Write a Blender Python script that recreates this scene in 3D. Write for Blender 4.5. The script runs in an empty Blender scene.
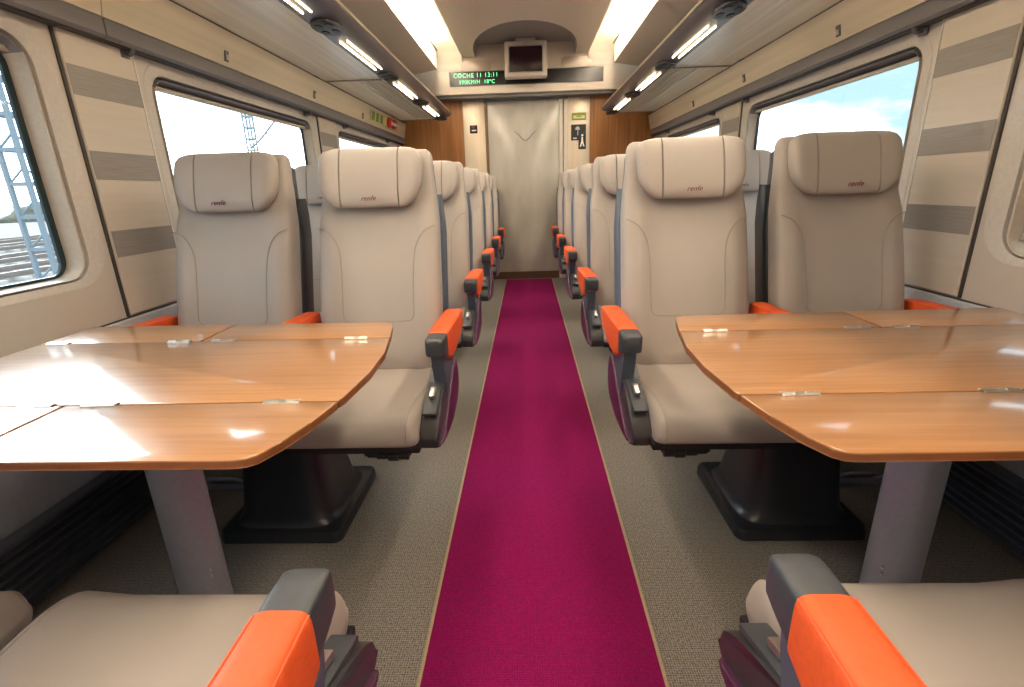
import bpy, bmesh, math, random
from mathutils import Vector, Matrix
random.seed(7)
SC = bpy.context.scene
COL = SC.collection
PI = math.pi

# ------------------------------------------------------------------ camera
cam_d = bpy.data.cameras.new('camera'); cam = bpy.data.objects.new('camera', cam_d); COL.objects.link(cam)
cam_d.sensor_width = 36.0; cam_d.lens = 494.4 / 1024 * 36; cam_d.clip_start = 0.02; cam_d.clip_end = 600
_r = Vector((0.9991717, 0.02800988, -0.0295189)); _f = Vector((-0.03559322, 0.95316929, -0.30033551))
_f.normalize(); _r = (_r - _f * _r.dot(_f)).normalized(); _u = _r.cross(_f)
cam.matrix_world = Matrix(((_r.x, _u.x, -_f.x, -0.009), (_r.y, _u.y, -_f.y, 0.0), (_r.z, _u.z, -_f.z, 1.05), (0, 0, 0, 1)))
SC.camera = cam

# ------------------------------------------------------------------ world: bright cloudy sky
W = bpy.data.worlds.new('sky'); SC.world = W; W.use_nodes = True
nt = W.node_tree; nt.nodes.clear()
def N(nt, t, **k):
    n = nt.nodes.new(t)
    for a, b in k.items(): setattr(n, a, b)
    return n
tc = N(nt, 'ShaderNodeTexCoord'); mp = N(nt, 'ShaderNodeMapping'); mp.inputs['Scale'].default_value = (1.6, 1.6, 4.5)
no = N(nt, 'ShaderNodeTexNoise'); no.inputs['Scale'].default_value = 1.7; no.inputs['Detail'].default_value = 7; no.inputs['Roughness'].default_value = .55
cr = N(nt, 'ShaderNodeValToRGB'); cr.color_ramp.elements[0].position = .42; cr.color_ramp.elements[1].position = .58
cr.color_ramp.elements[0].color = (.20, .29, .36, 1); cr.color_ramp.elements[1].color = (.95, .98, 1, 1)
bg = N(nt, 'ShaderNodeBackground'); bg.inputs['Strength'].default_value = 3.0; ow = N(nt, 'ShaderNodeOutputWorld')
L = nt.links.new
L(tc.outputs['Generated'], mp.inputs['Vector']); L(mp.outputs[0], no.inputs['Vector']); L(no.outputs['Fac'], cr.inputs[0]); L(cr.outputs[0], bg.inputs[0])
# added glow in the left sky, aimed so the left table shows glare
dt = N(nt, 'ShaderNodeVectorMath', operation='DOT_PRODUCT'); nz = N(nt, 'ShaderNodeVectorMath', operation='NORMALIZE')
g_ = Vector((-.73, .60, .33)).normalized(); dt.inputs[1].default_value = g_
mx = N(nt, 'ShaderNodeMath', operation='MAXIMUM'); mx.inputs[1].default_value = 0.0
pw = N(nt, 'ShaderNodeMath', operation='POWER'); pw.inputs[1].default_value = 11.0
ml = N(nt, 'ShaderNodeMath', operation='MULTIPLY_ADD'); ml.inputs[1].default_value = 12.0; ml.inputs[2].default_value = 2.5
L(tc.outputs['Generated'], nz.inputs[0]); L(nz.outputs[0], dt.inputs[0]); L(dt.outputs['Value'], mx.inputs[0]); L(mx.outputs[0], pw.inputs[0]); L(pw.outputs[0], ml.inputs[0]); L(ml.outputs[0], bg.inputs['Strength'])
L(bg.outputs[0], ow.inputs[0])
SC.view_settings.view_transform = 'Standard'; SC.view_settings.look = 'None'
SC.view_settings.gamma = 1; SC.view_settings.use_curve_mapping = False
SC.view_settings.exposure = 0.55
LAMP_TROUGH = 24.0      # ceiling cove tubes
LAMP_RACK = 9.0        # small LED bars under the racks

# ------------------------------------------------------------------ materials
MATS = {}
def mat(name, col, rough=.5, metal=0, emit=None, estr=0, coat=0, noise=None, bump=None, spec=.5, stretch=(1, 1, 1)):
    m = bpy.data.materials.new(name); m.use_nodes = True; t = m.node_tree; b = t.nodes['Principled BSDF']
    c = (*col, 1)
    b.inputs['Base Color'].default_value = c; b.inputs['Roughness'].default_value = rough; b.inputs['Metallic'].default_value = metal
    b.inputs['Specular IOR Level'].default_value = spec
    if coat: b.inputs['Coat Weight'].default_value = coat; b.inputs['Coat Roughness'].default_value = .08
    if emit: b.inputs['Emission Color'].default_value = (*emit, 1); b.inputs['Emission Strength'].default_value = estr
    # every material carries a fine procedural variation
    sc, amt, det = noise if noise else (90, .05, 2)
    co = N(t, 'ShaderNodeTexCoord'); ma = N(t, 'ShaderNodeMapping'); ma.inputs['Scale'].default_value = stretch
    no = N(t, 'ShaderNodeTexNoise'); no.inputs['Scale'].default_value = sc; no.inputs['Detail'].default_value = det
    cr = N(t, 'ShaderNodeValToRGB')
    cr.color_ramp.elements[0].position = .3; cr.color_ramp.elements[1].position = .7
    cr.color_ramp.elements[0].color = (*[x * (1 - amt) for x in col], 1); cr.color_ramp.elements[1].color = (*[min(1, x * (1 + amt)) for x in col], 1)
    l = t.links.new
    l(co.outputs['Object'], ma.inputs[0]); l(ma.outputs[0], no.inputs['Vector']); l(no.outputs['Fac'], cr.inputs[0]); l(cr.outputs[0], b.inputs['Base Color'])
    if bump:
        bs, bd, st = bump
        n2 = N(t, 'ShaderNodeTexNoise'); n2.inputs['Scale'].default_value = bs; n2.inputs['Detail'].default_value = 3
        bp = N(t, 'ShaderNodeBump'); bp.inputs['Strength'].default_value = st; bp.inputs['Distance'].default_value = bd
        l(ma.outputs[0], n2.inputs['Vector']); l(n2.outputs['Fac'], bp.inputs['Height']); l(bp.outputs[0], b.inputs['Normal'])
    MATS[name] = m
    return m
mat('leather', (.435, .397, .364), .48, bump=(260, .0006, .25), noise=(6, .03, 3))
mat('leather_dark', (.46, .42, .38), .55)
mat('piping', (.36, .31, .27), .6)
mat('orange', (.86, .115, .022), .55, noise=(120, .06, 2))
mat('cap', (.055, .062, .075), .42, bump=(500, .0004, .2))
mat('slate', (.085, .115, .165), .38)
mat('shellgrey', (.05, .05, .055), .35)
mat('softseam', (.40, .355, .31), .6)
mat('black', (.012, .012, .014), .4)
mat('plinth', (.022, .026, .033), .33, bump=(400, .0004, .15))
mat('purple', (.085, .022, .075), .35)
mat('chrome', (.75, .73, .70), .3, 1)
mat('steel', (.58, .50, .40), .42, .7, noise=(40, .06, 3), stretch=(1, 1, .02))
mat('pole', (.40, .43, .52), .36, .2)
mat('wall', (.60, .565, .52), .42, noise=(4, .02, 2))
mat('wallpanel', (.62, .57, .51), .4, noise=(60, .03, 2), stretch=(1, .05, 1))
mat('stripe', (.30, .285, .275), .45, noise=(300, .10, 2), stretch=(1, .03, 1))
mat('groove', (.06, .05, .045), .6)
mat('lowerwall', (.54, .59, .68), .5)
mat('bezel', (.60, .575, .55), .38)
mat('reveal', (.52, .47, .40), .5)
mat('gasket', (.01, .03, .04), .3)
mat('blind', (.34, .31, .28), .8, noise=(400, .1, 2))
mat('greyband', (.20, .192, .215), .45, noise=(60, .04, 2), stretch=(1, .03, 1))
mat('fascia', (.90, .80, .62), .3, noise=(26, .09, 3), stretch=(1, .015, 1))
mat('rackpanel', (.92, .86, .72), .22, noise=(40, .12, 4), stretch=(1, .015, 1))
mat('divider', (.34, .28, .20), .5)
mat('rail', (.14, .135, .165), .3)
mat('ceiling', (.74, .66, .56), .6)
mat('ceilingside', (.84, .74, .60), .45, noise=(30, .03, 3), stretch=(.05, 1, 1))
mat('cove', (.80, .74, .64), .6)
mat('recess', (.34, .31, .29), .5)
mat('endwall', (.74, .66, .56), .5)
mat('soffit', (.22, .21, .20), .45)
mat('speaker', (.56, .48, .40), .45)
mat('creamplastic', (.66, .61, .55), .4)
mat('screen', (.022, .006, .012), .22)
mat('dispglass', (.012, .011, .010), .22)
mat('white', (.8, .8, .78), .4)
mat('greensign', (.25, .33, .06), .5)
mat('paleyellow', (.72, .70, .35), .5)
mat('red', (.75, .04, .02), .4)
mat('doorglass', (.50, .48, .43), .16, coat=0, spec=.3, noise=(3.0, .13, 5), stretch=(2, 2, .7))
mat('markgrey', (.25, .25, .24), .4)
mat('doorframe', (.22, .13, .07), .5)
mat('threshold', (.12, .06, .035), .4)
mat('heater', (.15, .17, .22), .35, .3)
mat('heaterdark', (.01, .01, .012), .6)
mat('lamp', (1, .93, .8), .5, emit=(1, .86, .68), estr=LAMP_TROUGH)
mat('led', (1, .9, .7), .5, emit=(1, .78, .45), estr=LAMP_RACK)
mat('ledgreen', (.1, .9, .35), .5, emit=(.18, 1, .38), estr=1.0)
mat('ballast', (.30, .285, .27), .95, noise=(3, .25, 8))
mat('railsteel', (.30, .26, .24), .4, .6)
mat('concrete', (.55, .54, .52), .9)
mat('mast', (.22, .28, .33), .6)
mat('shrub', (.13, .13, .10), .95, noise=(2, .4, 6))
mat('embroid', (.16, .005, .03), .7)
mat('runneredge', (.50, .36, .24), .8)

def fabric(name, c1, c2, scale, rough=.95, bs=.5, fac=(.38, .62)):
    m = bpy.data.materials.new(name); m.use_nodes = True; t = m.node_tree; b = t.nodes['Principled BSDF']; l = t.links.new
    co = N(t, 'ShaderNodeTexCoord'); n1 = N(t, 'ShaderNodeTexNoise'); n1.inputs['Scale'].default_value = scale; n1.inputs['Detail'].default_value = 5; n1.inputs['Roughness'].default_value = .8
    wx = N(t, 'ShaderNodeTexWave'); wx.bands_direction = 'X'; wx.inputs['Scale'].default_value = 55; wx.inputs['Distortion'].default_value = 3; wx.inputs['Detail Scale'].default_value = 9
    wy = N(t, 'ShaderNodeTexWave'); wy.bands_direction = 'Y'; wy.inputs['Scale'].default_value = 55; wy.inputs['Distortion'].default_value = 3; wy.inputs['Detail Scale'].default_value = 9
    ad = N(t, 'ShaderNodeMath', operation='ADD'); mu = N(t, 'ShaderNodeMath', operation='MULTIPLY'); mu.inputs[1].default_value = .13; a2 = N(t, 'ShaderNodeMath', operation='ADD')
    cr = N(t, 'ShaderNodeValToRGB'); cr.color_ramp.elements[0].position = fac[0] + .10; cr.color_ramp.elements[1].position = fac[1] + .16
    cr.color_ramp.elements[0].color = (*c1, 1); cr.color_ramp.elements[1].color = (*c2, 1)
    bp = N(t, 'ShaderNodeBump'); bp.inputs['Strength'].default_value = bs; bp.inputs['Distance'].default_value = .002
    for n in (n1, wx, wy): l(co.outputs['Object'], n.inputs['Vector'])
    l(wx.outputs['Fac'], ad.inputs[0]); l(wy.outputs['Fac'], ad.inputs[1]); l(ad.outputs[0], mu.inputs[0]); l(mu.outputs[0], a2.inputs[0]); l(n1.outputs['Fac'], a2.inputs[1])
    l(a2.outputs[0], cr.inputs[0]); l(cr.outputs[0], b.inputs['Base Color']); l(a2.outputs[0], bp.inputs['Height']); l(bp.outputs[0], b.inputs['Normal'])
    b.inputs['Roughness'].default_value = rough; b.inputs['Specular IOR Level'].default_value = .2
    MATS[name] = m
fabric('floorcarpet', (.095, .083, .072), (.40, .375, .34), 190)
fabric('runner', (.17, .003, .06), (.33, .007, .125), 240)

def wood(name, dark, light, axis, scale, rough, coat=0, fine=1.0):
    m = bpy.data.materials.new(name); m.use_nodes = True; t = m.node_tree; b = t.nodes['Principled BSDF']; l = t.links.new
    co = N(t, 'ShaderNodeTexCoord'); ma = N(t, 'ShaderNodeMapping')
    s = [scale, scale, scale]; s[axis] = scale * .035; ma.inputs['Scale'].default_value = s
    n1 = N(t, 'ShaderNodeTexNoise'); n1.inputs['Scale'].default_value = 1; n1.inputs['Detail'].default_value = 8; n1.inputs['Roughness'].default_value = .62
    n2 = N(t, 'ShaderNodeTexNoise'); n2.inputs['Scale'].default_value = .14; n2.inputs['Detail'].default_value = 2
    ad = N(t, 'ShaderNodeMath', operation='ADD'); ad.use_clamp = False
    mm = N(t, 'ShaderNodeMath', operation='MULTIPLY'); mm.inputs[1].default_value = .5
    cr = N(t, 'ShaderNodeValToRGB'); cr.color_ramp.elements[0].position = .55; cr.color_ramp.elements[1].position = .95
    cr.color_ramp.elements[0].color = (*dark, 1); cr.color_ramp.elements[1].color = (*light, 1)
    l(co.outputs['Object'], ma.inputs[0]); l(ma.outputs[0], n1.inputs['Vector']); l(ma.outputs[0], n2.inputs['Vector'])
    l(n2.outputs['Fac'], mm.inputs[0]); l(n1.outputs['Fac'], ad.inputs[0]); l(mm.outputs[0], ad.inputs[1]); l(ad.outputs[0], cr.inputs[0]); l(cr.outputs[0], b.inputs['Base Color'])
    b.inputs['Roughness'].default_value = rough
    if coat: b.inputs['Coat Weight'].default_value = coat; b.inputs['Coat Roughness'].default_value = .10; b.inputs['Coat IOR'].default_value = 1.5
    MATS[name] = m
wood('tablewood', (.38, .175, .070), (.53, .27, .115), 0, 95, .3, 1.0)
wood('tableedge', (.20, .07, .025), (.30, .11, .04), 0, 60, .3)
wood('wallwood', (.30, .12, .032), (.50, .22, .07), 2, 45, .4)

def glassmat():
    m = bpy.data.materials.new('glass'); m.use_nodes = True; t = m.node_tree; t.nodes.clear(); l = t.links.new
    tr = N(t, 'ShaderNodeBsdfTransparent'); tr.inputs[0].default_value = (.90, .97, .98, 1)
    gl = N(t, 'ShaderNodeBsdfGlossy'); gl.inputs['Roughness'].default_value = .01
    fr = N(t, 'ShaderNodeFresnel'); fr.inputs[0].default_value = 1.45; mx = N(t, 'ShaderNodeMixShader'); o = N(t, 'ShaderNodeOutputMaterial')
    l(fr.outputs[0], mx.inputs[0]); l(tr.outputs[0], mx.inputs[1]); l(gl.outputs[0], mx.inputs[2]); l(mx.outputs[0], o.inputs[0])
    MATS['glass'] = m
glassmat()

# ------------------------------------------------------------------ geometry helpers
def box(bm, x0, x1, y0, y1, z0, z1, bev=0, seg=2, mi=0, M=None):
    vs = [bm.verts.new((x, y, z)) for x in (x0, x1) for y in (y0, y1) for z in (z0, z1)]
    fs = []
    for a in ((0, 1, 3, 2), (4, 6, 7, 5), (0, 4, 5, 1), (2, 3, 7, 6), (0, 2, 6, 4), (1, 5, 7, 3)):
        f = bm.faces.new([vs[i] for i in a]); f.material_index = mi; fs.append(f)
    if bev:
        es = list({e for f in fs for e in f.edges})
        r = bmesh.ops.bevel(bm, geom=es, offset=bev, segments=seg, profile=.6, affect='EDGES')
        for f in r['faces']: f.material_index = mi
        vs = list({v for f in fs if f.is_valid for v in f.verts} | {v for f in r['faces'] for v in f.verts})
    if M is not None: bmesh.ops.transform(bm, matrix=M, verts=vs)
    return vs

def prism(bm, pts, a0, a1, axis, bev=0, seg=2, mi=0, side_mi=None):
    """extrude a polygon (2-D) along an axis; pts are in the two other axes in order"""
    def P(p, a):
        if axis == 'x': return (a, p[0], p[1])
        if axis == 'y': return (p[0], a, p[1])
        return (p[0], p[1], a)
    n = len(pts)
    A = [bm.verts.new(P(p, a0)) for p in pts]; B = [bm.verts.new(P(p, a1)) for p in pts]
    fs = [bm.faces.new(A), bm.faces.new(B[::-1])]
    for f in fs: f.material_index = mi
    capes = list(fs[0].edges) + list(fs[1].edges)
    for i in range(n):
        f = bm.faces.new((A[i], B[i], B[(i + 1) % n], A[(i + 1) % n])); f.material_index = mi if side_mi is None else side_mi
        fs.append(f)
    if bev:
        bmesh.ops.bevel(bm, geom=capes, offset=bev, segments=seg, profile=.6, affect='EDGES')

def loft(bm, rings, caps=True, mi=0, close=True):
    R = [[bm.verts.new(p) for p in r] for r in rings]
    n = len(R[0])
    for a, b in zip(R, R[1:]):
        for i in range(n if close else n - 1):
            f = bm.faces.new((a[i], a[(i + 1) % n], b[(i + 1) % n], b[i])); f.material_index = mi
    if caps:
        f = bm.faces.new(R[0][::-1]); f.material_index = mi; f = bm.faces.new(R[-1]); f.material_index = mi
    return R

def sup(hw, hd, n=40, p=5.0):
    out = []
    for k in range(n):
        t = 2 * PI * (k + .5) / n; c, s = math.cos(t), math.sin(t)
        out.append((hw * math.copysign(abs(c) ** (2 / p), c), hd * math.copysign(abs(s) ** (2 / p), s)))
    return out

def tube(bm, path, r, n=8, mi=0):
    path = [Vector(p) for p in path]; rings = []
    up = Vector((0.13, .2, 1)).normalized()
    for i, p in enumerate(path):
        d = (path[min(i + 1, len(path) - 1)] - path[max(i - 1, 0)]).normalized()
        a = d.cross(up)
        if a.length < .05: a = d.cross(Vector((1, 0, .1)))
        a.normalize(); b = d.cross(a)
        rr = r(i / (len(path) - 1)) if callable(r) else r
        rings.append([p + a * rr * math.cos(2 * PI * k / n) + b * rr * math.sin(2 * PI * k / n) for k in range(n)])
    loft(bm, rings, mi=mi)

def spline(pts, sub=6, closed=False):
    P = [Vector(p) for p in pts]; out = []; n = len(P)
    rng = n if closed else n - 1
    for i in range(rng):
        if closed: a, b, c, d = P[(i - 1) % n], P[i], P[(i + 1) % n], P[(i + 2) % n]
        else: a, b, c, d = P[max(i - 1, 0)], P[i], P[i + 1], P[min(i + 2, n - 1)]
        for k in range(sub):
            t = k / sub
            out.append(.5 * ((2 * b) + (c - a) * t + (2 * a - 5 * b + 4 * c - d) * t * t + (3 * b - a - 3 * c + d) * t ** 3))
    if not closed: out.append(P[-1])
    return out

def rrect(u0, u1, v0, v1, r, n=7):
    out = []
    for cx, cy, a0 in ((u1 - r, v1 - r, 0), (u0 + r, v1 - r, PI / 2), (u0 + r, v0 + r, PI), (u1 - r, v0 + r, 1.5 * PI)):
        for k in range(n):
            a = a0 + PI / 2 * k / (n - 1); out.append((cx + r * math.cos(a), cy + r * math.sin(a)))
    return out

def build(name, bm, mats, parent=None, s=1, ang=35, smooth=True):
    if s == -1:
        for v in bm.verts: v.co.x = -v.co.x
    bmesh.ops.recalc_face_normals(bm, faces=bm.faces[:])
    for f in bm.faces: f.smooth = smooth
    for e in bm.edges:
        if len(e.link_faces) == 2 and e.calc_face_angle(0) > math.radians(ang): e.smooth = False
    me = bpy.data.meshes.new(name); bm.to_mesh(me); bm.free()
    for m in (mats if isinstance(mats, (list, tuple)) else [mats]): me.materials.append(MATS[m])
    o = bpy.data.objects.new(name, me); COL.objects.link(o)
    if parent: o.parent = parent
    return o

def thing(name, label, cat, loc=(0, 0, 0), rz=0, group=None):
    o = bpy.data.objects.new(name, None); COL.objects.link(o); o.location = loc; o.rotation_euler = (0, 0, rz); o.empty_display_size = .1
    o['label'] = label; o['category'] = cat
    if group: o['group'] = group
    return o
def tag(o, label, cat, group=None, kind=None):
    o['label'] = label; o['category'] = cat
    if group: o['group'] = group
    if kind: o['kind'] = kind
    return o
def struct(name, bm, m, s=1, label=None, **k):
    o = build(name, bm, m, s=s, **k); o['kind'] = 'structure'
    if label: o['label'] = label
    return o
def copy_tree(o, parent=None):
    c = o.copy(); COL.objects.link(c)
    if parent: c.parent = parent
    for ch in list(o.children): copy_tree(ch, c)
    return c
def text(name, body, size, M, m, parent=None, depth=.0006, shear=0, space=1, align='CENTER'):
    cu = bpy.data.curves.new(name, 'FONT'); cu.body = body; cu.size = size; cu.extrude = depth; cu.align_x = align; cu.align_y = 'CENTER'; cu.shear = shear; cu.space_character = space
    o = bpy.data.objects.new(name, cu); COL.objects.link(o)
    dg = bpy.context.evaluated_depsgraph_get(); me = bpy.data.meshes.new_from_object(o.evaluated_get(dg))
    COL.objects.unlink(o); bpy.data.objects.remove(o)
    me.transform(M); me.materials.clear(); me.materials.append(MATS[m])
    q = bpy.data.objects.new(name, me); COL.objects.link(q)
    if parent: q.parent = parent
    return q
BM = bmesh.new

# ================================================================== SETTING
Y0, Y1 = -2.6, 5.95
WX = 1.42
bm = BM(); box(bm, -1.5, 1.5, Y0, Y1 + .05, -.06, 0); struct('floor', bm, 'floorcarpet')
bm = BM(); box(bm, -.266, .272, Y0, 5.86, .0005, .007, .002, 1)
rn = build('carpet_runner', bm, 'runner'); tag(rn, 'long magenta carpet runner down the middle of the aisle floor', 'carpet')
bm = BM(); box(bm, -.273, -.266, Y0, 5.86, .0005, .008); box(bm, .272, .279, Y0, 5.86, .0005, .008)
e_ = build('edge_strip', bm, 'runneredge', rn); e_['label'] = 'thin tan binding along the runner edges'

# windows (outer bezel extents along y)
WIN = [(-1.93, -.33), (.03, 1.63), (1.99, 3.59), (3.95, 5.55)]
WZ0, WZ1 = .785, 1.551
def wall_side(side, s):
    bm = BM()
    loops = [[(Y0, .655), (Y1 + .05, .655), (Y1 + .05, 2.2), (Y0, 2.2)]]
    for a, b in WIN: loops.append(rrect(a + .004, b - .004, WZ0 + .004, WZ1 - .004, .125))
    es = []
    for lp in loops:
        vs = [bm.verts.new((WX, p[0], p[1])) for p in lp]
        es += [bm.edges.new((vs[i], vs[(i + 1) % len(vs)])) for i in range(len(vs))]
    bmesh.ops.triangle_fill(bm, edges=es, use_beauty=True)
    r = bmesh.ops.extrude_face_region(bm, geom=bm.faces[:])
    for v in [g for g in r['geom'] if isinstance(g, bmesh.types.BMVert)]: v.co.x += .05
    # lower wall, slightly proud, with a ledge
    box(bm, 1.398, 1.47, Y0, Y1 + .05, 0, .652, .004, 1, mi=1)
    box(bm, 1.412, 1.45, Y0, Y1 + .05, .650, .656, mi=2)
    w = struct('wall_' + side, bm, ['wall', 'lowerwall', 'groove'], s)
    return w
def inset(a, b, d): return rrect(a + d, b - d, WZ0 + d * .40, WZ1 - d * .78, max(.03, .125 - d * .75))
wn = [0]
def window(side, s, i, a, b):
    wn[0] += 1
    root = bpy.data.objects.new('window_%d' % wn[0], None); COL.objects.link(root); root['kind'] = 'structure'; root.location = (s * WX, (a + b) / 2, WZ0)
    off = Vector((-s * WX, -(a + b) / 2, -WZ0))
    def B(name, bm, m):
        o = build(name, bm, m, None, s)
        o.data.transform(Matrix.Translation(off)); o.parent = root; return o
    R3 = lambda d, x: [(x, p[0], p[1]) for p in inset(a, b, d)]
    bm = BM(); loft(bm, [R3(0, WX + .002), R3(.003, WX - .001), R3(.012, WX + .000), R3(.035, WX + .004), R3(.058, WX + .009), R3(.060, WX + .03)], caps=False, mi=0)
    loft(bm, [R3(.060, WX + .03), R3(.072, WX + .03)], caps=False, mi=1)
    loft(bm, [R3(.072, WX + .03), R3(.073, WX + .009), R3(.078, WX + .011), R3(.090, WX + .058)], caps=False, mi=2)
    loft(bm, [R3(.090, WX + .058), R3(.092, WX + .056), R3(.112, WX + .056), R3(.113, WX + .064)], caps=False, mi=3)
    bm.faces.ensure_lookup_table()
    for f in bm.faces:
        if f.material_index == 1 and f.calc_center_median().z < WZ0 + .045: f.material_index = 0
        if f.material_index == 2 and f.calc_center_median().z > WZ1 - .10: f.material_index = 4  # shade under the window head put into the colour: top faces grey
    B('window_frame', bm, ['bezel', 'groove', 'reveal', 'gasket', 'greyband'])
    bm = BM(); g0 = inset(a, b, .108); bm.faces.new([bm.verts.new((WX + .060, p[0], p[1])) for p in g0]); go = B('glass', bm, 'glass')
    if (go.data.polygons[0].normal.x > 0) == (s == 1): go.data.flip_normals()
    bm = BM()
    if s == 1 and i == 1:
        box(bm, WX + .040, WX + .044, a + .088, b - .088, WZ0 + .075, WZ1 - .075); box(bm, WX + .034, WX + .048, a + .088, b - .088, WZ0 + .07, WZ0 + .09, .003, 2)
        B('window_blind', bm, 'blind')  # assumed lowered blind, added to keep window glare off the right table
    else:
        box(bm, WX + .036, WX + .052, a + .09, b - .09, WZ1 - .094, WZ1 - .078, .003, 2); B('blind_bar', bm, 'reveal')
    bm = BM()
    for k in range(4): box(bm, WX + .001 + k * .0026, WX + .007 + k * .0026, a + .12, b - .17, WZ0 + .003 + k * .0055, WZ0 + .006 + k * .0055)
    B('vent_grille', bm, 'heaterdark')
for side, s in (('left', -1), ('right', 1)):
    wall_side(side, s)
    for i, (a, b) in enumerate(WIN): window(side, s, i, a, b)

# pillar panels with three grey stripes between the windows
tn = 0
PIL = [(-.305, -.005), (1.655, 1.955), (3.615, 3.915)]
for s in (-1, 1):
    for a, b in PIL:
        tn += 1
        bm = BM(); box(bm, WX - .012, WX, a, b, .662, 1.59, .003, 1)
        t = struct('trim_%d' % tn, bm, 'wallpanel', s)
        bm = BM()
        for z0, z1 in ((1.368, 1.455), (1.115, 1.204), (.862, .950)): box(bm, WX - .0135, WX - .011, a + .004, b - .001, z0, z1)
        build('stripe', bm, 'stripe', t, s)
        bm = BM(); box(bm, WX - .006, WX, a - .011, a - .001, .658, 1.59); build('groove', bm, 'groove', t, s)
        bm = BM(); box(bm, WX - .014, WX, b, b + .004, .662, 1.57); build('edge_strip', bm, 'white', t, s)

# heater grilles along the floor
for side, s in (('left', -1), ('right', 1)):
    bm = BM(); box(bm, 1.372, 1.398, Y0, Y1 - .01, 0, .205, .003, 1, mi=1)
    for k in range(7):
        z = .012 + k * .027
        prism(bm, [(1.376, z), (1.355, z + .004), (1.355, z + .013), (1.376, z + .020)], Y0, Y1 - .01, 'y', mi=0)
    box(bm, 1.352, 1.398, Y0, Y1 - .01, .200, .212, .003, 2, mi=0)
    struct('baseboard_' + side, bm, ['heater', 'heaterdark'], s)

# ceiling: flat middle with domed recess at the far end, lit coves, side slopes
bm = BM()
arch = []
for k in range(25):
    a = PI * k / 24
    arch.append((.515 * math.cos(a), 5.67 - 1.03 * math.sin(a) ** .9 if 0 < k < 24 else 5.67))
outer = [(-.65, Y0), (.65, Y0), (.65, 5.76), (.515, 5.76)] + arch[0:] + [(-.515, 5.76), (-.65, 5.76)]
vs = [bm.verts.new((p[0], p[1], 2.35)) for p in outer]
es = [bm.edges.new((vs[i], vs[(i + 1) % len(vs)])) for i in range(len(vs))]
bmesh.ops.triangle_fill(bm, edges=es, use_beauty=True)
# dome over the recess
dome = []
ac = [( .515, 5.76)] + arch + [(-.515, 5.76)]
for fz, sc in ((0, 1), (.004, .992), (.05, .985), (.085, .965), (.105, .93), (.11, .86)):
    dome.append([(p[0] * sc, 5.76 + (p[1] - 5.76) * sc, 2.35 + fz) for p in ac])
loft(bm, dome, caps=False, close=False, mi=1)
bm.faces.new([bm.verts.new(p) for p in dome[-1]]).material_index = 1
for s in (-1, 1):
    def quad(pts, mi):
        f = bm.faces.new([bm.verts.new((s * p[0], p[1], p[2])) for p in pts]); f.material_index = mi
    quad([(.65, Y0, 2.35), (.65, 5.76, 2.35), (.65, 5.76, 2.475), (.65, Y0, 2.475)], 2)
    quad([(.65, Y0, 2.475), (.65, 5.76, 2.475), (.90, 5.76, 2.475), (.90, Y0, 2.475)], 2)
    quad([(.90, Y0, 2.475), (.90, 5.76, 2.475), (.885, 5.55, 2.20), (.875, Y0, 2.20)], 2)
    # side slope slab
    A = [(.875, 2.195), (1.45, 2.10), (1.45, 2.13), (.885, 2.225)]
    prism(bm, [(s * x, z) for x, z in A], Y0, 5.50, 'y', mi=3)
    quad([(.88, 5.3, 2.40), (.88, 5.76, 2.40), (1.46, 5.76, 2.40), (1.46, 5.3, 2.40)], 1)
    quad([(1.44, 5.3, 2.05), (1.44, 5.76, 2.05), (1.44, 5.76, 2.45), (1.44, 5.3, 2.45)], 1)
    # rounded end of the cove
    pr_ = [(.90, 5.76 - .30, 2.475)] 
    cv = [(5.46 + .30 * math.sin(k * PI / 16), 2.475 - .30 * (1 - math.cos(k * PI / 16))) for k in range(0, 8)]
    for (ya, za), (yb, zb) in zip(cv, cv[1:]): quad([(.65, ya, za), (.65, yb, zb), (.905, yb, zb), (.905, ya, za)], 2)
bmesh.ops.recalc_face_normals(bm, faces=bm.faces[:])
struct('ceiling', bm, ['ceiling', 'recess', 'cove', 'ceilingside'])
# roof skin that closes the car above the coves
bm = BM(); box(bm, -1.6, 1.6, Y0 - .05, 6.1, 2.56, 2.6); struct('trim_7', bm, 'soffit')

# cove lamps
for s, w in ((-1, 'left'), (1, 'right')):
    t = thing('cove_light', 'warm glowing light strip recessed in the %s ceiling cove' % w, 'ceiling light', (s * .84, (Y0 + 5.5) / 2, 2.455), 0, None)
    bm = BM()
    hl = (5.50 - Y0) / 2
    prism(bm, [(-.032, .0), (.032, .0), (.024, -.022), (-.024, -.022)], -hl, hl, 'y', mi=0); build('diffuser', bm, 'lamp', t)
    bm = BM(); box(bm, -.028, .028, -hl, hl, 0, .012); build('housing', bm, 'cove', t)

# ---- far end
bm = BM()
# header above the door (its face at y 5.76) and the soffit behind it
box(bm, -1.46, 1.46, 5.76, 6.02, 2.005, 2.56, .006, 2, mi=0)
box(bm, -1.46, 1.46, 5.80, 5.96, 1.975, 2.004, mi=1)
# body of the wall
box(bm, -1.46, -.695, 5.95, 6.02, 0, 1.98, mi=2); box(bm, .70, 1.46, 5.95, 6.02, 0, 1.98, mi=2)
box(bm, -.45, .45, 5.985, 6.02, 0, 1.98, mi=1)
we = struct('wall_end', bm, ['endwall', 'soffit', 'wallwood'])
for x0, x1 in ((-.695, -.455), (.455, .70)):
    bm = BM(); box(bm, x0, x1, 5.935, 6.0, 0, 1.975, .004, 2)
    p = build('steel_panel', bm, 'steel', we)
bm = BM(); box(bm, -1.5, 1.5, Y0 - .04, Y0, 0, 2.56); struct('wall_back', bm, 'endwall')
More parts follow.
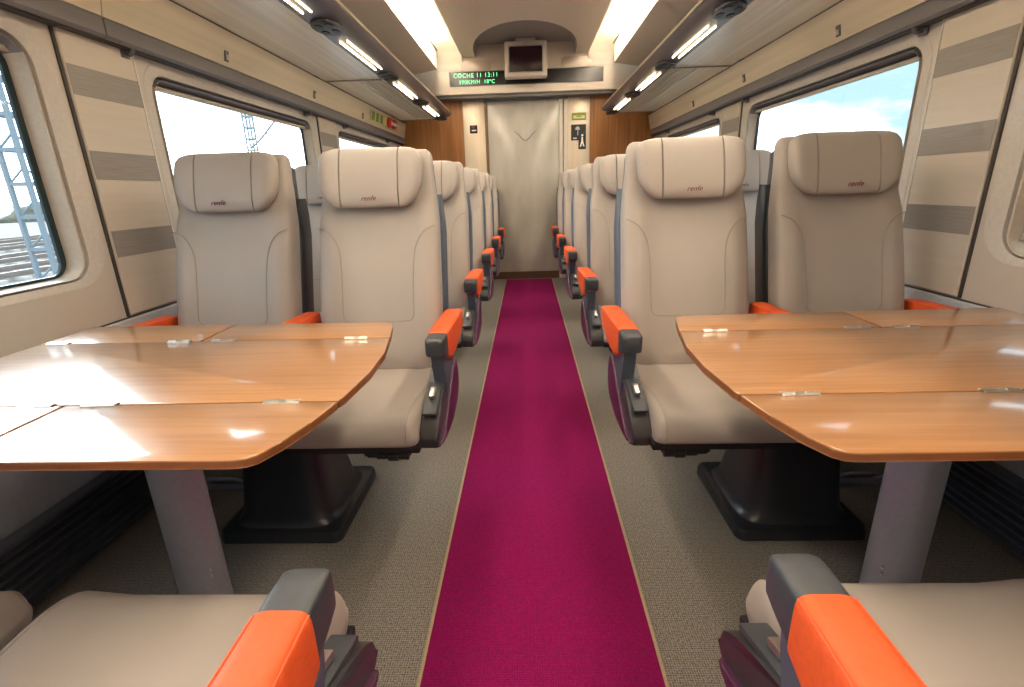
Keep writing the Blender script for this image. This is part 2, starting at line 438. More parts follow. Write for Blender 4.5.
# door
d = bpy.data.objects.new('door_1', None); COL.objects.link(d); d['kind'] = 'structure'; d.location = (-.02, 5.96, 0)
bm = BM(); box(bm, -.405, .385, -.012, .012, .085, 1.955, .004, 2); dg_ = build('door_panel', bm, 'doorglass', d)
bm = BM(); box(bm, -.435, -.405, -.03, .02, 0, 1.975, .003, 1); build('door_frame', bm, 'doorframe', d)
bm = BM(); box(bm, .385, .425, -.03, .02, 0, 1.975, .003, 1); box(bm, .435, .475, -.025, .02, 0, 1.975, .003, 1); build('door_frame', bm, 'creamplastic', d)
bm = BM(); box(bm, -.405, .385, -.03, .02, 0, .085, .003, 1); build('threshold', bm, 'threshold', d)
bm = BM(); box(bm, -.435, .475, -.05, .0, 1.955, 1.985, .003, 1); box(bm, -.07, .09, -.065, -.04, 1.957, 1.97); build('door_track', bm, 'soffit', d)
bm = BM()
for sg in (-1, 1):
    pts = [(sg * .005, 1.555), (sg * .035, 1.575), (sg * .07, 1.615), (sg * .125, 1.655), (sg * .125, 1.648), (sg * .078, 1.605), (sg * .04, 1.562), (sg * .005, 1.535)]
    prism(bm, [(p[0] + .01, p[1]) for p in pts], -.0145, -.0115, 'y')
build('chevron_mark', bm, 'markgrey', d)  # darker V-shaped mark on the door panel
# faint vertical seam and rows of etching on the door
bm = BM(); box(bm, .003, .009, -.0135, -.0115, .10, 1.50); box(bm, -.39, .37, -.0135, -.0115, .30, .304); box(bm, -.39, .37, -.0135, -.0115, .22, .223)
build('etched_lines', bm, 'doorglass', d)

# signs on the steel panels
t = thing('door_button_panel', 'small dark square control panel on steel strip left of door', 'control panel', (-.583, 5.934, 1.68))
bm = BM(); box(bm, -.042, .042, -.008, 0, -.042, .042, .004, 2); build('panel', bm, 'screen', t)
bm = BM(); box(bm, -.02, .028, -.010, -.007, -.018, -.006, .001, 1); build('button', bm, 'white', t)
MT = lambda x, y, z: Matrix.Translation((x, y, z)) @ Matrix.Rotation(PI / 2, 4, 'X')
t = thing('exit_sign', 'small green and yellow pictogram sign right of the door', 'sign', (.58, 5.934, 1.775))
bm = BM(); box(bm, -.08, .08, -.005, 0, -.038, .038, .002, 1); build('plate', bm, 'greensign', t)
bm = BM(); box(bm, -.062, .062, -.0065, -.004, -.022, .006, .001, 1); build('pictogram_field', bm, 'paleyellow', t)
bm = BM()
prism(bm, [(-.035, -.008), (.035, -.008), (.035, -.002), (.012, .002), (.006, .016), (-.006, .016), (-.012, .002), (-.035, -.002)], -.008, -.006, 'y'); build('pictogram', bm, 'greensign', t)
t = thing('arrow_sign', 'black square sign with white pictogram below the green sign', 'sign', (.577, 5.934, 1.612))
bm = BM(); box(bm, -.082, .082, -.005, 0, -.082, .082, .002, 1); build('plate', bm, 'black', t)
bm = BM(); prism(bm, [(-.012, -.03), (-.004, -.03), (-.004, .028), (.014, .024), (.010, .05), (-.012, .062), (-.032, .05), (-.036, .026), (-.012, .028)], -.007, -.0045, 'y')
box(bm, -.06, -.02, -.007, -.0045, -.068, -.052); build('pictogram', bm, 'pole', t)
t = thing('toilet_sign', 'narrow black sign with white figure, lowest on the steel strip', 'sign', (.618, 5.928, 1.535))
bm = BM(); box(bm, -.041, .041, -.005, 0, -.095, .075, .002, 1); build('plate', bm, 'black', t)
bm = BM()
prism(bm, [(.012 * math.cos(k * PI / 6), .045 + .012 * math.sin(k * PI / 6)) for k in range(12)], -.007, -.0045, 'y')
prism(bm, [(-.008, .028), (.008, .028), (.010, -.015), (.026, -.070), (.012, -.072), (0, -.035), (-.012, -.072), (-.026, -.070), (-.010, -.015)], -.007, -.0045, 'y'); build('pictogram', bm, 'white', t)

# information display in the header
t = thing('information_display', 'long black glass display with green dot text above the door', 'display', (.008, 5.76, 2.15))
bm = BM(); box(bm, -.797, .797, -.006, .0, -.064, .064, .002, 1); build('display_glass', bm, 'dispglass', t)
bm = BM(); prism(bm, [(-.805, -.071), (.805, -.071), (.805, .071), (-.805, .071)], -.003, 0, 'y'); build('display_bezel', bm, 'soffit', t)
text('display_text', 'COCHE 11 13:11', .056, MT(-.525, -.0075, .030), 'ledgreen', t, space=1.18)
text('display_text', '190KM/H  18\u00baC', .052, MT(-.515, -.0075, -.032), 'ledgreen', t, space=1.12)
for s, w in ((-1, 'left'), (1, 'right')):
    o_ = BM(); prism(o_, rrect(-.155, .155, -.05, .05, .028, 6), -.022, 0, 'y', .006, 2)
    o = build('speaker_cover', o_, 'speaker'); o.location = (s * .52 + .01, 5.76, 2.268)
    tag(o, 'cream rounded oblong cover on the header, %s of the television' % w, 'speaker cover')

# television
t = thing('television', 'cream boxy ceiling television with dark maroon screen, off', 'television', (.008, 5.52, 2.105))
bm = BM(); box(bm, -.213, .213, .0, .13, 0, .32, .018, 3); 
tvb = build('casing', bm, 'creamplastic', t)
bm = BM(); box(bm, -.163, .163, -.004, .0, .045, .268, .006, 2); build('screen', bm, 'screen', t)
bm = BM(); loft(bm, [[(p[0], -.002 + q, p[1]) for p in rrect(-.175 + d_, .175 - d_, .034 + d_, .279 - d_, .012)] for q, d_ in ((0, 0), (-.006, .003), (-.006, .009), (.0, .012))], caps=False); build('screen_bezel', bm, 'leather_dark', t)
bm = BM(); box(bm, -.02, .02, -.004, .0, .292, .300); build('logo_plate', bm, 'pole', t)
bm = BM(); box(bm, -.10, .10, .03, .11, .32, .352, .004, 1); build('mounting_bracket', bm, 'creamplastic', t)

# ================================================================== LUGGAGE RACKS
def rack(s, side):
    t = thing('luggage_rack', 'overhead luggage rack of cream laminate with grey rail, %s side' % side, 'luggage rack', (0, 0, 0), 0, None)
    secs = [(Y0, .02), (.03, 1.79), (1.80, 3.625), (3.635, 5.62)]
    for a, b in secs:
        bm = BM()
        # laminate underside, outer solid part then slats near the rail
        far = a > 3
        prism(bm, [(1.325, 1.762), (1.13 if far else .957, 1.764 if far else 1.767), (1.13 if far else .957, 1.776), (1.325, 1.775)], a, b - .006, 'y', .002, 1)
        for k in range(6 if far else 0):
            x = .957 + k * .029
            prism(bm, [(x, 1.768), (x + .016, 1.766), (x + .016, 1.774), (x, 1.776)], a, b - .006, 'y')
        box(bm, .955, 1.33, b - .022, b - .006, 1.762, 1.776, .002, 1)
        box(bm, .955, 1.33, a, a + .014, 1.762, 1.776, .002, 1)
        build('shelf_panel', bm, 'rackpanel', t, s)
        bm = BM(); box(bm, .956, 1.328, b - .010, b + .012, 1.755, 1.775, .002, 1); build('divider', bm, 'divider', t, s)
        bm = BM(); box(bm, .955, 1.33, a, b, 1.777, 1.782); build('shelf_liner', bm, 'greyband', t, s)
    cuts = [Y0, 1.797, 5.94]
    for a, b in zip(cuts, cuts[1:]):
        bm = BM(); prism(bm, [(1.362, 1.615), (1.335, 1.758), (1.40, 1.758), (1.41, 1.615)], a + .002, b - .002, 'y', .002, 1); build('fascia_panel', bm, 'fascia', t, s)
        bm = BM(); prism(bm, [(1.405, 1.553), (1.372, 1.553), (1.362, 1.562), (1.3615, 1.612), (1.41, 1.612)], a + .002, b - .002, 'y', .002, 1); build('grey_band', bm, 'greyband', t, s)
    bm = BM(); box(bm, 1.380, 1.415, Y0, 5.94, 1.549, 1.554); box(bm, 1.34, 1.41, Y0, 5.94, 1.756, 1.766); build('shadow_gap', bm, 'groove', t, s)
    bm = BM(); prism(bm, [(.955, 1.768), (.94, 1.757), (.86, 1.765), (.80, 1.782), (.779, 1.80), (.781, 1.822), (.955, 1.822)], Y0, 5.64, 'y', .006, 2)
    build('rail', bm, 'rail', t, s)
    bm = BM(); box(bm, .774, .781, Y0, 5.635, 1.806, 1.818, .002, 1); build('edge_strip', bm, 'fascia', t, s)
    # support brackets back to the wall
    for y in (-1.0, .02, 1.795, 3.63, 5.6):
        bm = BM(); prism(bm, [(.80, 1.822), (.96, 1.822), (1.40, 1.783), (1.40, 2.0), (1.37, 2.0), (1.3, 1.86)], y - .006, y + .006, 'y'); build('bracket', bm, 'greyband', t, s)
    for k in range(6):
        y0 = 2.745 + (k - 3) * 1.028
        y1 = y0 + .60
        if y1 < -.6: continue
        bm = BM()
        for x in (.876, .912):
            z = 1.7635 - (x - .86) * .1
            box(bm, x - .003, x + .003, y0, y1, z - .004, z + .003, .001, 1)
        build('light_bar', bm, 'led', t, s)
    for k in range(6):
        y = 3.555 + (k - 3) * 1.028 - .02
        if y < -.7: continue
        bm = BM(); prism(bm, [(.885 + .062 * math.cos(a * PI / 12), y + .11 * math.sin(a * PI / 12)) for a in range(24)], 1.750, 1.766, 'z', .004, 2)
        rp = build('reading_light', bm, 'plinth', t, s)
        bm = BM()
        for dx, dy in ((-.026, -.05), (.026, -.035), (-.026, .035), (.026, .05)):
            prism(bm, [(.885 + dx + .017 * math.cos(a * PI / 8), y + dy + .028 * math.sin(a * PI / 8)) for a in range(16)], 1.747, 1.752, 'z')
        build('spot_hole', bm, 'black', rp, s)
    for y in (.53, 1.50, 2.485, 3.46, 4.44):
        bm = BM(); 
        box(bm, -.004, .003, -.015, .015, -.022, .022, .002, 1, mi=0)
        pl = build('seat_number_plate', bm, 'soffit', t, 1)
        bm = BM(); box(bm, -.0065, -.003, -.009, .009, -.015, .006); build('number_field', bm, 'creamplastic', pl, s)
        pl.location = (s * 1.352, y, 1.655); pl.rotation_euler = (0, -s * .19, 0)
    return t
RL = rack(-1, 'left'); RR = rack(1, 'right')
# coat hooks below the racks
first = None
for s, side, ys in ((-1, 'left', (1.92, 3.42, 4.12, 5.36)), (1, 'right', (2.05, 3.52, 4.12, 5.36))):
    for k, y in enumerate(ys):
        o = thing('coat_hook', 'small dark coat hook under the %s luggage rack, %s' % (side, ('nearest the camera', 'second from the camera', 'third from the camera', 'farthest from the camera')[k]), 'hook', (s * 1.405, y, 1.545), 0, 'coat hooks under the luggage racks')
        bm = BM(); box(bm, 0, .012, -.02, .02, -.022, .012, .004, 2); build('base', bm, 'rail', o, s)
        bm = BM(); tube(bm, [(-.002, 0, -.004), (-.016, 0, -.012), (-.026, 0, -.006), (-.030, 0, .006)], .007, 8); build('peg', bm, 'rail', o, s)

# alarm stickers and pull handle on the left fascia by the far end
def on_fascia(o, y, z, s=-1): o.location = (s * (1.357 - (z - 1.615) * .19), y, z); o.rotation_euler = (0, -s * .19, 0)
t = thing('safety_notice', 'pale yellow safety notice on left laminate fascia near the far wall', 'notice')
bm = BM(); box(bm, .0, .003, -.20, .20, -.045, .045); build('plate', bm, 'paleyellow', t)
bm = BM()
for k in range(3): box(bm, .002, .005, -.17 + .13 * k, -.09 + .13 * k, -.035, .035)
build('pictogram', bm, 'greensign', t); on_fascia(t, 4.83, 1.69)
t = thing('alarm_handle', 'red emergency alarm handle on left laminate fascia near far wall', 'alarm handle')
bm = BM(); box(bm, .0, .006, -.24, .24, -.055, .055, .002, 1); build('plate', bm, 'paleyellow', t)
bm = BM()
for cy in (-.08, .09): 
    R0 = []
    for (dx, r) in ((.004, .075), (.03, .068), (.036, .05)): R0.append([(dx, cy + r * math.cos(a * PI / 10), r * .62 * math.sin(a * PI / 10)) for a in range(20)])
    loft(bm, R0)
build('handle', bm, 'red', t)
bm = BM(); box(bm, .034, .042, -.10, .10, -.016, .012, .002, 1); build('lettering_plate', bm, 'white', t); on_fascia(t, 5.28, 1.692)

# ================================================================== SEATS
HW = .213
def yb(z): return .48 + .28 * (z - .44)      # front plane of the backrest (local y)
def hw_back(z):
    P = [(.40, .205), (.55, .214), (.70, .214), (.95, .212), (1.03, .203), (1.10, .194), (1.16, .190), (1.30, .19)]
    for (a, p), (b, q) in zip(P, P[1:]):
        if a <= z <= b: return p + (q - p) * (z - a) / (b - a)
    return .19
def sstep(a, b, x):
    t = min(1, max(0, (x - a) / (b - a))); return t * t * (3 - 2 * t)
def front_off(x, z):
    """how far the upholstery front comes forward of the plane"""
    ax = abs(x)
    bol = .016 * sstep(.10, .17, ax) * (1 - sstep(.93, 1.02, z))
    lum = .014 * math.sin(PI * min(1, max(0, (z - .44) / .5)))
    return bol + lum
def backrest_mesh():
    bm = BM(); rings = []
    zs = [.43, .435, .45, .50, .55, .60, .65, .70, .75, .80, .85, .90, .94, .97, 1.0, 1.03, 1.06, 1.09, 1.12, 1.145, 1.165, 1.178, 1.186, 1.190]
    for z in zs:
        h = hw_back(z); d = .045
        if z > 1.14: k = math.sqrt(max(0, 1 - ((z - 1.14) / .0505) ** 2)); k3 = math.sqrt(max(0, 1 - (max(0, z - 1.155) / .0355) ** 2)); h = h - .024 * (1 - k3); d = .045 * (.35 + .65 * k)
        if z < .45: d = .045 * (.7 + .3 * (z - .43) / .02)
        yc = yb(z) + .045; ring = []
        for x, y in sup(h, d, 56, 5.5):
            if y < 0: y -= front_off(x, z) * (-y / d)
            ring.append((x, yc + y, z))
        rings.append(ring)
    loft(bm, rings); return bm
def seam_mesh():
    bm = BM()
    def P(x, z): return (x, yb(z) - front_off(x, z) - .0005, z)
    k = .125
    for sg in (-1, 1):
        pts = [(sg * .207, .935), (sg * .175, .922), (sg * .150, .895), (sg * .133, .85), (sg * .127, .78), (sg * .125, .66)]
        pts += [(sg * .124, .635), (sg * .112, .618), (sg * .09, .614), (sg * .05, .613), (0, .613)]
        sp = spline([(p[0], p[1], 0) for p in pts], 5)
        tube(bm, [P(q.x, q.y) for q in sp], .0016, 6)
    return bm
def headrest_mesh():
    """pillow: a flat middle between two seams, wings rounded like a D at the lower corners"""
    bm = BM(); rings = []
    hw = .180
    xs = [-1, -.985, -.95, -.88, -.78, -.68, -.60, -.575, -.56, -.545, -.52, -.3, 0, .3, .52, .545, .56, .575, .60, .68, .78, .88, .95, .985, 1]
    for u in xs:
        a = abs(u)
        zt = 1.196; zb = .998
        if a > .56:
            q = (a - .56) / .44; k = 1 - math.sqrt(max(0, 1 - q ** 2.1)); zb += .105 * k; k2 = 1 - math.sqrt(max(0, 1 - q ** 7)); zt -= .012 * q ** 2 + .040 * k2
        dep = .046 + .010 * sstep(.5, .9, a)
        if a > .85: dep *= math.sqrt(max(.06, 1 - ((a - .85) / .155) ** 2))
        if abs(a - .56) < .004: dep -= .014; zt -= .006; zb += .006
        cz = (zt + zb) / 2; hz = max(.012, (zt - zb) / 2); ring = []
        for p, q in sup(1, 1, 28, 2.9):
            z = cz + q * hz; y = yb(z) - .006 - .030 - p * dep * .62
            ring.append((u * hw, y + .004, z))
        rings.append(ring)
    loft(bm, rings); return bm
def head_front_y(z): return yb(z) - .036 - .046 * .62 + .004
def shell_mesh():
    bm = BM(); rings = []
    for z in (.37, .38, .42, .5, .6, .75, .9, .98, 1.015, 1.028, 1.034):
        h = HW + .010 - (.012 * sstep(.9, 1.03, z)); d = .058
        if z > 1.0: d *= .62 + .38 * (1.034 - z) / .034
        if z < .45: d *= .8
        rings.append([(x, yb(z) + .062 + .058 + y, z) for x, y in sup(h, d, 36, 6)])
    loft(bm, rings); return bm
def upper_shell_mesh():
    bm = BM(); rings = []
    for z in (1.02, 1.05, 1.10, 1.14, 1.16, 1.17):
        h = hw_back(z) - .006; d = .018
        if z > 1.14: h -= .04 * (z - 1.14) / .03; d *= .6
        rings.append([(x, yb(z) + .088 + .016 + y, z) for x, y in sup(h, d, 32, 5)])
    loft(bm, rings); return bm
CP = [(.50, .375), (.515, .40), (.515, .437), (.49, .447), (.38, .449), (.25, .457), (.15, .470), (.08, .473), (.038, .465), (.012, .447), (.002, .425), (.004, .405), (.018, .395), (.06, .390), (.25, .385)]
def cushion_mesh():
    bm = BM(); prof = [(p.x, p.y) for p in spline([(a, b, 0) for a, b in CP], 3, True)]
    rings = []
    cy, cz = .26, .42
    for u in (-1, -.985, -.96, -.92, -.85, -.6, -.3, 0, .3, .6, .85, .92, .96, .985, 1):
        a = abs(u); k = 0 if a < .9 else (1 - math.sqrt(max(0, 1 - ((a - .9) / .1) ** 2)))
        ring = []
        for y, z in prof:
            f = .022 * k
            zz = z - math.copysign(min(f, abs(z - cz)), z - cz) if z > cz else z
            yy = y + (f if y < .1 else 0)
            if z > .44: zz += .008 * sstep(.55, .9, a) * (1 - k)
            ring.append((u * .219, yy, zz))
        rings.append(ring)
    loft(bm, rings); return bm
def cushion_piping(side):
    bm = BM()
    for sg in (side,):
        pts = [(.47, .455), (.38, .456), (.25, .464), (.15, .477), (.08, .480), (.040, .472), (.012, .453), (.0015, .427), (.004, .405)]
        tube(bm, [(sg * .1975, p.x, p.y + .0003) for p in spline([(a, b, 0) for a, b in pts], 5)], .0016, 6)
    return bm
AZ = .648
def arm_cap():
    bm = BM(); rings = []
    for y, h, zt, zb in ((.118, .018, AZ - .014, AZ - .044), (.121, .024, AZ - .006, AZ - .052), (.130, .028, AZ - .001, AZ - .056), (.150, .029, AZ, AZ - .062), (.200, .029, AZ, AZ - .078), (.215, .0285, AZ, AZ - .082)):
        rings.append([(x, y + .052, (zt + zb) / 2 + z) for x, z in sup(h, (zt - zb) / 2, 40, 7.5)])
    loft(bm, rings); return bm
def arm_pad():
    bm = BM(); rings = []
    for y, h, dz, zb in ((.186, .0285, 0, -.074), (.189, .0305, .002, -.080), (.25, .031, .002, -.104), (.33, .031, 0, -.108), (.40, .031, -.003, -.100), (.48, .031, -.006, -.080), (.525, .030, -.008, -.074), (.533, .026, -.012, -.066)):
        zt = AZ + dz; z0 = AZ + zb
        rings.append([(x, y + .052, (zt + z0) / 2 + z) for x, z in sup(h, (zt - z0) / 2, 32, 6)])
    loft(bm, rings)
    return bm
def arm_seam():
    bm = BM()
    for sg in (-1, 1): tube(bm, [(sg * .0285, .242, AZ - .0025), (sg * .0292, .35, AZ - .004), (sg * .0292, .46, AZ - .008), (sg * .029, .575, AZ - .012)], .0014, 6)
    return bm
def arm_post(deep):
    bm = BM()
    # slanted upright from the side panel up to the pad
    prism(bm, [(.195, .600), (.215, .55), (.225, .50), (.235, .44), (.35, .44), (.35, .50), (.345, .55), (.37, .585), (.57, .585), (.57, .625), (.195, .625)], -.018, .018, 'x', .005, 2)
    return bm
def side_panel():
    bm = BM()
    pts = spline([(.058, .380, 0), (.058, .403, 0), (.098, .438, 0), (.165, .472, 0), (.265, .512, 0), (.36, .545, 0), (.43, .53, 0), (.45, .46, 0), (.42, .385, 0), (.30, .352, 0), (.15, .350, 0), (.07, .362, 0)], 4, True)
    prism(bm, [(p.x, p.y) for p in pts], -.027, .025, 'x', .008, 3)
    return bm
def purple_cover():
    bm = BM()
    pts = spline([(.075, .370, 0), (.135, .394, 0), (.235, .442, 0), (.335, .500, 0), (.41, .512, 0), (.437, .45, 0), (.41, .385, 0), (.30, .357, 0), (.16, .355, 0)], 4, True)
    P = [(p.x, p.y) for p in pts]; cx, cy = .28, .42
    rings = [[(x, cx + (p[0] - cx) * k, cy + (p[1] - cy) * k) for p in P] for x, k in ((-.020, 1.0), (-.029, .99), (-.0325, .965), (-.034, .92), (-.0345, .5))]
    loft(bm, rings); return bm
def latch():
    bm = BM(); M = Matrix.Translation((.0, .165, .486)) @ Matrix.Rotation(.32, 4, 'X')
    box(bm, -.009, .009, -.020, .022, -.004, .009, .004, 2, M=M)
    return bm
def latch_plate():
    bm = BM(); M = Matrix.Translation((.0, .175, .476)) @ Matrix.Rotation(.32, 4, 'X')
    box(bm, -.020, .020, -.085, .055, -.003, .007, .003, 2, M=M); return bm
def pedestal_mesh():
    bm = BM(); rings = []
    for z, hx, hy, cy in ((.036, .178, .178, .32), (.044, .168, .170, .318), (.058, .158, .160, .316), (.08, .150, .152, .315), (.14, .142, .142, .312), (.20, .135, .132, .308), (.27, .128, .122, .304), (.30, .126, .118, .302), (.31, .12, .112, .302)):
        rings.append([(x, cy + y, z) for x, y in sup(hx, hy, 44, 5)])
    loft(bm, rings)
    box(bm, -.10, .10, .20, .40, .305, .36, .01, 2); return bm
def base_mesh():
    bm = BM()
    P = rrect(-.197, .197, .122, .525, .028)
    rings = [[(cxx, cyy, z) for cxx, cyy in [((p[0]) * k, .3235 + (p[1] - .3235) * k) for p in P]] for z, k in ((.0005, 1.0), (.026, .995), (.036, .975), (.040, .93))]
    loft(bm, rings); return bm
def frame_mesh():
    bm = BM(); box(bm, -.50, .53, .018, .50, .374, .394, .006, 2); box(bm, -.46, .49, .12, .44, .345, .376, .004, 1); return bm
def mech_mesh():
    bm = BM()
    for k, (x, y, z, r) in enumerate(((-.455, .025, .366, .012), (-.425, .03, .362, .014), (-.395, .025, .366, .010), (-.365, .04, .364, .012))):
        tube(bm, [(x - .013, y, z), (x + .013, y, z)], r, 10)
    box(bm, -.47, -.34, .035, .09, .355, .378, .004, 1); return bm
def foot_mesh():
    bm = BM(); box(bm, .23, .50, .42, .445, .0, .010); 
    tube(bm, spline([(.26, .44, .01), (.27, .40, .05), (.30, .36, .085), (.36, .35, .09), (.40, .37, .07), (.39, .43, .01)], 4), .006, 8)
    return bm
def eqbox_mesh():
    bm = BM(); box(bm, .20, .53, .47, .60, .0, .33, .01, 2); return bm

SEAT_X = ((-.273, 'aisle'), (.250, 'window'))
def make_unit(s):
    root = thing('double_seat', '', 'seat')
    G = {'backrest': backrest_mesh, 'cushion': cushion_mesh}
    def B(name, bm, m, par, dx=0):
        if dx: bmesh.ops.translate(bm, verts=bm.verts[:], vec=(dx, 0, 0))
        return build(name, bm, m, par, s, 40)
    p = B('pedestal', pedestal_mesh(), 'plinth', root); B('base_plate', base_mesh(), 'plinth', p)
    B('seat_frame', frame_mesh(), 'black', root); B('adjustment_mechanism', mech_mesh(), 'black', root)
    B('footrest', foot_mesh(), 'pole', root); B('equipment_box', eqbox_mesh(), 'leather_dark', root)
    for dx, w in SEAT_X:
        q = B('seat_cushion', cushion_mesh(), 'leather', root, dx); B('piping', cushion_piping(-1), 'softseam', q, dx); B('piping', cushion_piping(1), 'softseam', q, dx)
        q = B('backrest', backrest_mesh(), 'leather', root, dx); B('piping', seam_mesh(), 'piping', q, dx)
        B('upper_shell', upper_shell_mesh(), 'shellgrey', q, dx)
        q = B('backrest_shell', shell_mesh(), 'slate' if w == 'aisle' else 'plinth', root, dx)
        h = B('headrest', headrest_mesh(), 'leather', root, dx + (.010 if w == 'aisle' else -.006))
        z = 1.030; tilt = math.atan(.28)
        M = Matrix.Translation((s * (dx + .012) if s == 1 else -(dx + .012) - .0, head_front_y(z) - .0012, z)) @ Matrix.Rotation(PI / 2 - tilt * .8, 4, 'X')
        text('embroidered_logo', 'renfe', .023, M, 'embroid', h, .0005, shear=.35, space=1.05)
    for dx, w in ((-.530, 'aisle'), (-.010, 'middle'), (.515, 'window')):
        bm = arm_post(w == 'aisle'); a = B('armrest', bm, 'slate' if w == 'aisle' else 'shellgrey', root, dx)
        B('armrest_cap', arm_cap(), 'cap', a, dx); c = B('armrest_pad', arm_pad(), 'orange', a, dx)
        me = arm_seam(); bmesh.ops.translate(me, verts=me.verts[:], vec=(dx, 0, 0)); o = build('pad_seam', me, 'orange', a, s)
    sp = B('side_panel', side_panel(), 'shellgrey', root, -.517); B('purple_cover', purple_cover(), 'purple', sp, -.521)
    B('latch', latch(), 'chrome', sp, -.517); B('latch_plate', latch_plate(), 'cap', sp, -.517)
    return root
unitR = make_unit(1); unitL = make_unit(-1)
unitR.location = (.81, 1.15, 0); unitL.location = (-.81, 1.15, 0)
GRP = 'paired train seats'
ROW = [1.155, 2.07, 3.02, 3.98, 4.96]
desc = ['behind the %s table, facing the camera', 'directly behind the %s table seats', 'in the third row facing the camera, %s of the aisle', 'in the fourth row facing the camera, %s of the aisle', 'in the last row by the end door, %s of the aisle']
for proto, s, side in ((unitL, -1, 'left'), (unitR, 1, 'right')):
    for k, y in enumerate(ROW):
        o = proto if k == 0 else copy_tree(proto)
        yy = y - (.03 if s == 1 and k == 1 else 0)
        o.location = (s * .81, yy, 0)
        o['label'] = 'beige leather double seat ' + desc[k] % side; o['group'] = GRP; o['category'] = 'seat'
# near pair of seats, facing away from the camera
o = copy_tree(unitL); o.location = (.815, .648, 0); o.rotation_euler = (0, 0, PI); o['label'] = 'beige leather double seat in the bottom right corner, backs out of view'
o = copy_tree(unitR); o.location = (-.795, .628, 0); o.rotation_euler = (0, 0, PI); o['label'] = 'beige leather double seat in the bottom left corner, backs out of view'

# ================================================================== TABLES
OUT = [(1.20, .567)] + [(.405, .562), (.388, .565), (.376, .574), (.360, .61), (.343, .67), (.326, .77), (.317, .88), (.3215, 1.0), (.341, 1.12), (.362, 1.225), (.372, 1.252), (.388, 1.262)] + [(1.20, 1.275)]
def clip(poly, f):
    out = []
    for i, p in enumerate(poly):
        q = poly[(i + 1) % len(poly)]; a, b = f(p), f(q)
        if a >= 0: out.append(p)
        if (a >= 0) != (b >= 0):
            t = a / (a - b); out.append((p[0] + t * (q[0] - p[0]), p[1] + t * (q[1] - p[1])))
    return out
def table(s, side, label):
    cx, cy = .785, .92
    t = thing('folding_table', label, 'table', (s * cx, cy, 0))
    T = lambda P: [(p[0] - cx, p[1] - cy) for p in P]
    F, K = .748, 1.117; g = .0022
    def leaf(name, P, z0=.7055, z1=.72):
        bm = BM(); prism(bm, T(P), z0, z1, 'z', .0025, 2, 0, 1); return build(name, bm, ['tablewood', 'tableedge'], t, s)
    leaf('table_top', clip(clip(OUT, lambda p: p[1] - F - g), lambda p: K - g - p[1]))
    fr = clip(OUT, lambda p: F - g - p[1]); bk = clip(OUT, lambda p: p[1] - K - g)
    for P in (fr, bk):
        leaf('folding_leaf', clip(P, lambda p: .7975 - p[0])); leaf('folding_leaf', clip(P, lambda p: p[0] - .8045))
    # steel hinges let into the joints
    for y, xs in ((F, (.425, .738, .850, 1.14)), (K, (.422, .745, .853, 1.155))):
        for x in xs:
            bm = BM(); z = .7203; w = .030 if y == F else .027
            box(bm, x - cx - w, x - cx + w, y - cy - .008, y - cy + .008, z - .002, z + .0012, .0008, 1)
            tube(bm, [(x - cx - w, y - cy, z + .0005), (x - cx - .008, y - cy, z + .0005)], .003, 8); tube(bm, [(x - cx + .008, y - cy, z + .0005), (x - cx + w, y - cy, z + .0005)], .003, 8)
            build('hinge', bm, 'chrome', t, s)
    bm = BM(); n = 32
    loft(bm, [[(r * math.cos(2 * PI * k / n), r * math.sin(2 * PI * k / n), z) for k in range(n)] for z, r in ((.0005, .095), (.008, .095), (.016, .085), (.02, .051), (.5, .050), (.66, .050), (.665, .09), (.672, .09))]); lg = build('leg', bm, 'pole', t, s)
    bm = BM()
    for z in (.235, .250): tube(bm, [(-.045 if True else 0, -.030, z), (-.050, -.034, z)], .003, 8)
    build('screw', bm, 'chrome', lg, s)
    bm = BM(); box(bm, -.36, .40, -.15, .17, .672, .705, .004, 1); build('under_frame', bm, 'shellgrey', t, s)
    bm = BM(); prism(bm, [(.40, .65), (.40, .694), (.628, .694), (.628, .56), (.60, .56)], -.06, .06, 'y', .004, 1); build('wall_bracket', bm, 'shellgrey', t, s)
table(-1, 'left', 'wood-veneer folding table on the left with bright window reflection')
table(1, 'right', 'wood-veneer folding table on the right, without window glare')

# ================================================================== OUTSIDE
bm = BM(); box(bm, -400, 400, -300, 500, -1.5, -1.2); struct('ground', bm, 'ballast', label='gravel railway yard outside')
tr = None
for k, x in enumerate((-16.5, -20.5, -26, -30.5)):
    if k == 0:
        tr = thing('railway_track', '', 'railway track', (x, 20, -1.2))
        bm = BM()
        for j in range(110): box(bm, -1.2, 1.2, -40 + j * .75, -39.75 + j * .75, -.02, .10)
        o = build('sleepers', bm, 'concrete', tr)
        for sx in (-.83, .83):
            bm = BM(); prism(bm, [(sx - .06, .10), (sx + .06, .10), (sx + .012, .13), (sx + .035, .23), (sx + .035, .27), (sx - .035, .27), (sx - .035, .23), (sx - .012, .13)], -42, 42, 'y'); build('rail', bm, 'railsteel', tr)
        o = tr
    else: o = copy_tree(tr); o.location = (x, 20, -1.2)
    o['label'] = 'railway track seen through the left window, %s from the train' % ('nearest', 'second', 'third', 'farthest')[k]; o['group'] = 'tracks outside'
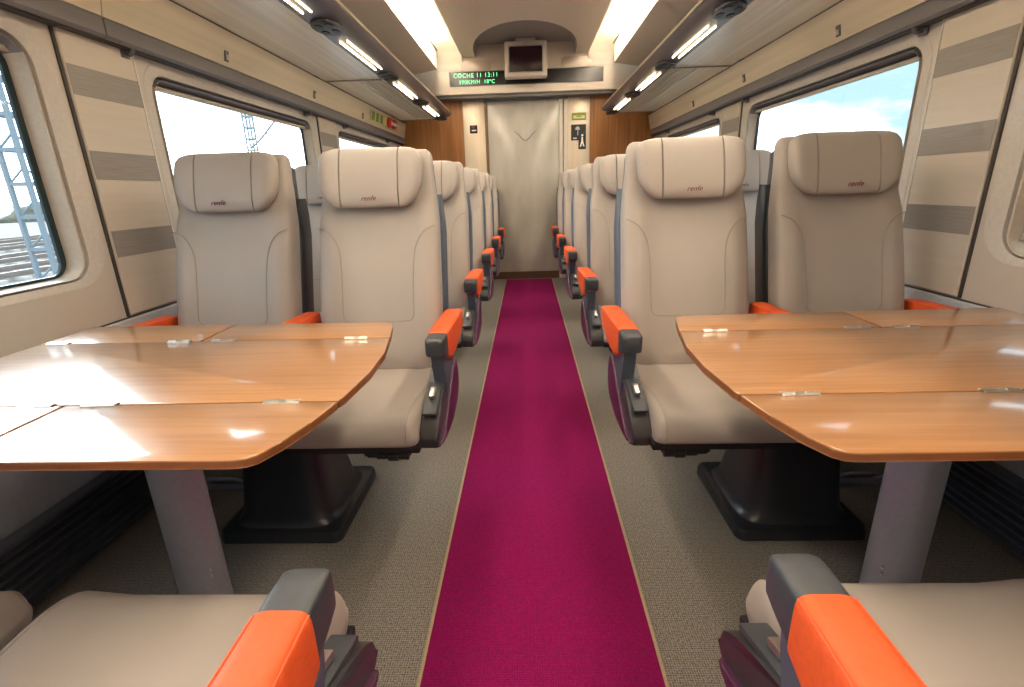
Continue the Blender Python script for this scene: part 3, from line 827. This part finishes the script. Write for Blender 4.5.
def mast(x, y, w, h, label, arm=0):
    t = thing('catenary_mast', label, 'mast', (x, y, -1.2))
    bm = BM(); r = w * .09
    for sx in (-1, 1):
        for sy in (-1, 1): box(bm, sx * w / 2 - r, sx * w / 2 + r, sy * w / 2 - r, sy * w / 2 + r, 0, h)
    n = int(h / (w * 1.5))
    for k in range(n):
        z = (k + .5) * h / n
        for sx in (-1, 1): box(bm, sx * w / 2 - r * .8, sx * w / 2 + r * .8, -w / 2, w / 2, z - r, z + r)
        for sy in (-1, 1): box(bm, -w / 2, w / 2, sy * w / 2 - r * .8, sy * w / 2 + r * .8, z - r, z + r)
        z2 = (k + 1) * h / n
        tube(bm, [(-w / 2, -w / 2, z), (w / 2, -w / 2, z2)], r * .6, 5); tube(bm, [(w / 2, w / 2, z), (-w / 2, w / 2, z2)], r * .6, 5)
    build('lattice', bm, 'mast', t)
    bm = BM(); box(bm, -w * .9, w * .9, -w * .9, w * .9, 0, .35, .03, 1); build('footing', bm, 'concrete', t)
    if arm:
        bm = BM(); tube(bm, [(0, 0, arm), (1.2, -1.2, arm + .35), (3.2, -3.2, arm + 1.1)], .05, 6); tube(bm, [(0, 0, arm + 1.9), (3.2, -3.2, arm + 1.1)], .03, 6)
        tube(bm, [(1.6, -1.6, arm + .5), (2.4, -2.2, arm - .1)], .03, 6); build('cantilever', bm, 'mast', t)
mast(-9, 9.15, .36, 8, 'tall lattice steel mast seen through the nearest left window')
mast(-14, 26.8, .34, 10, 'distant lattice mast seen through the second left window', 4.6)
for k in range(6):
    bm = BM(); n = 14; R0 = []
    for j in range(8):
        f = j / 7; rr = math.sin(PI * (.5 + .5 * f)) * 6 + .1
        R0.append([((rr * (1 + .2 * random.random())) * math.cos(2 * PI * q / n) * .6, rr * 1.4 * (1 + .15 * random.random()) * math.sin(2 * PI * q / n), 3.4 * f) for q in range(n)])
    loft(bm, R0); o = build('bush', bm, 'shrub'); o.location = (-62 - 3 * (k % 3), -10 + k * 26, -1.25)
    tag(o, 'low dark bush beyond the tracks outside', 'bush', 'bushes beyond the tracks')
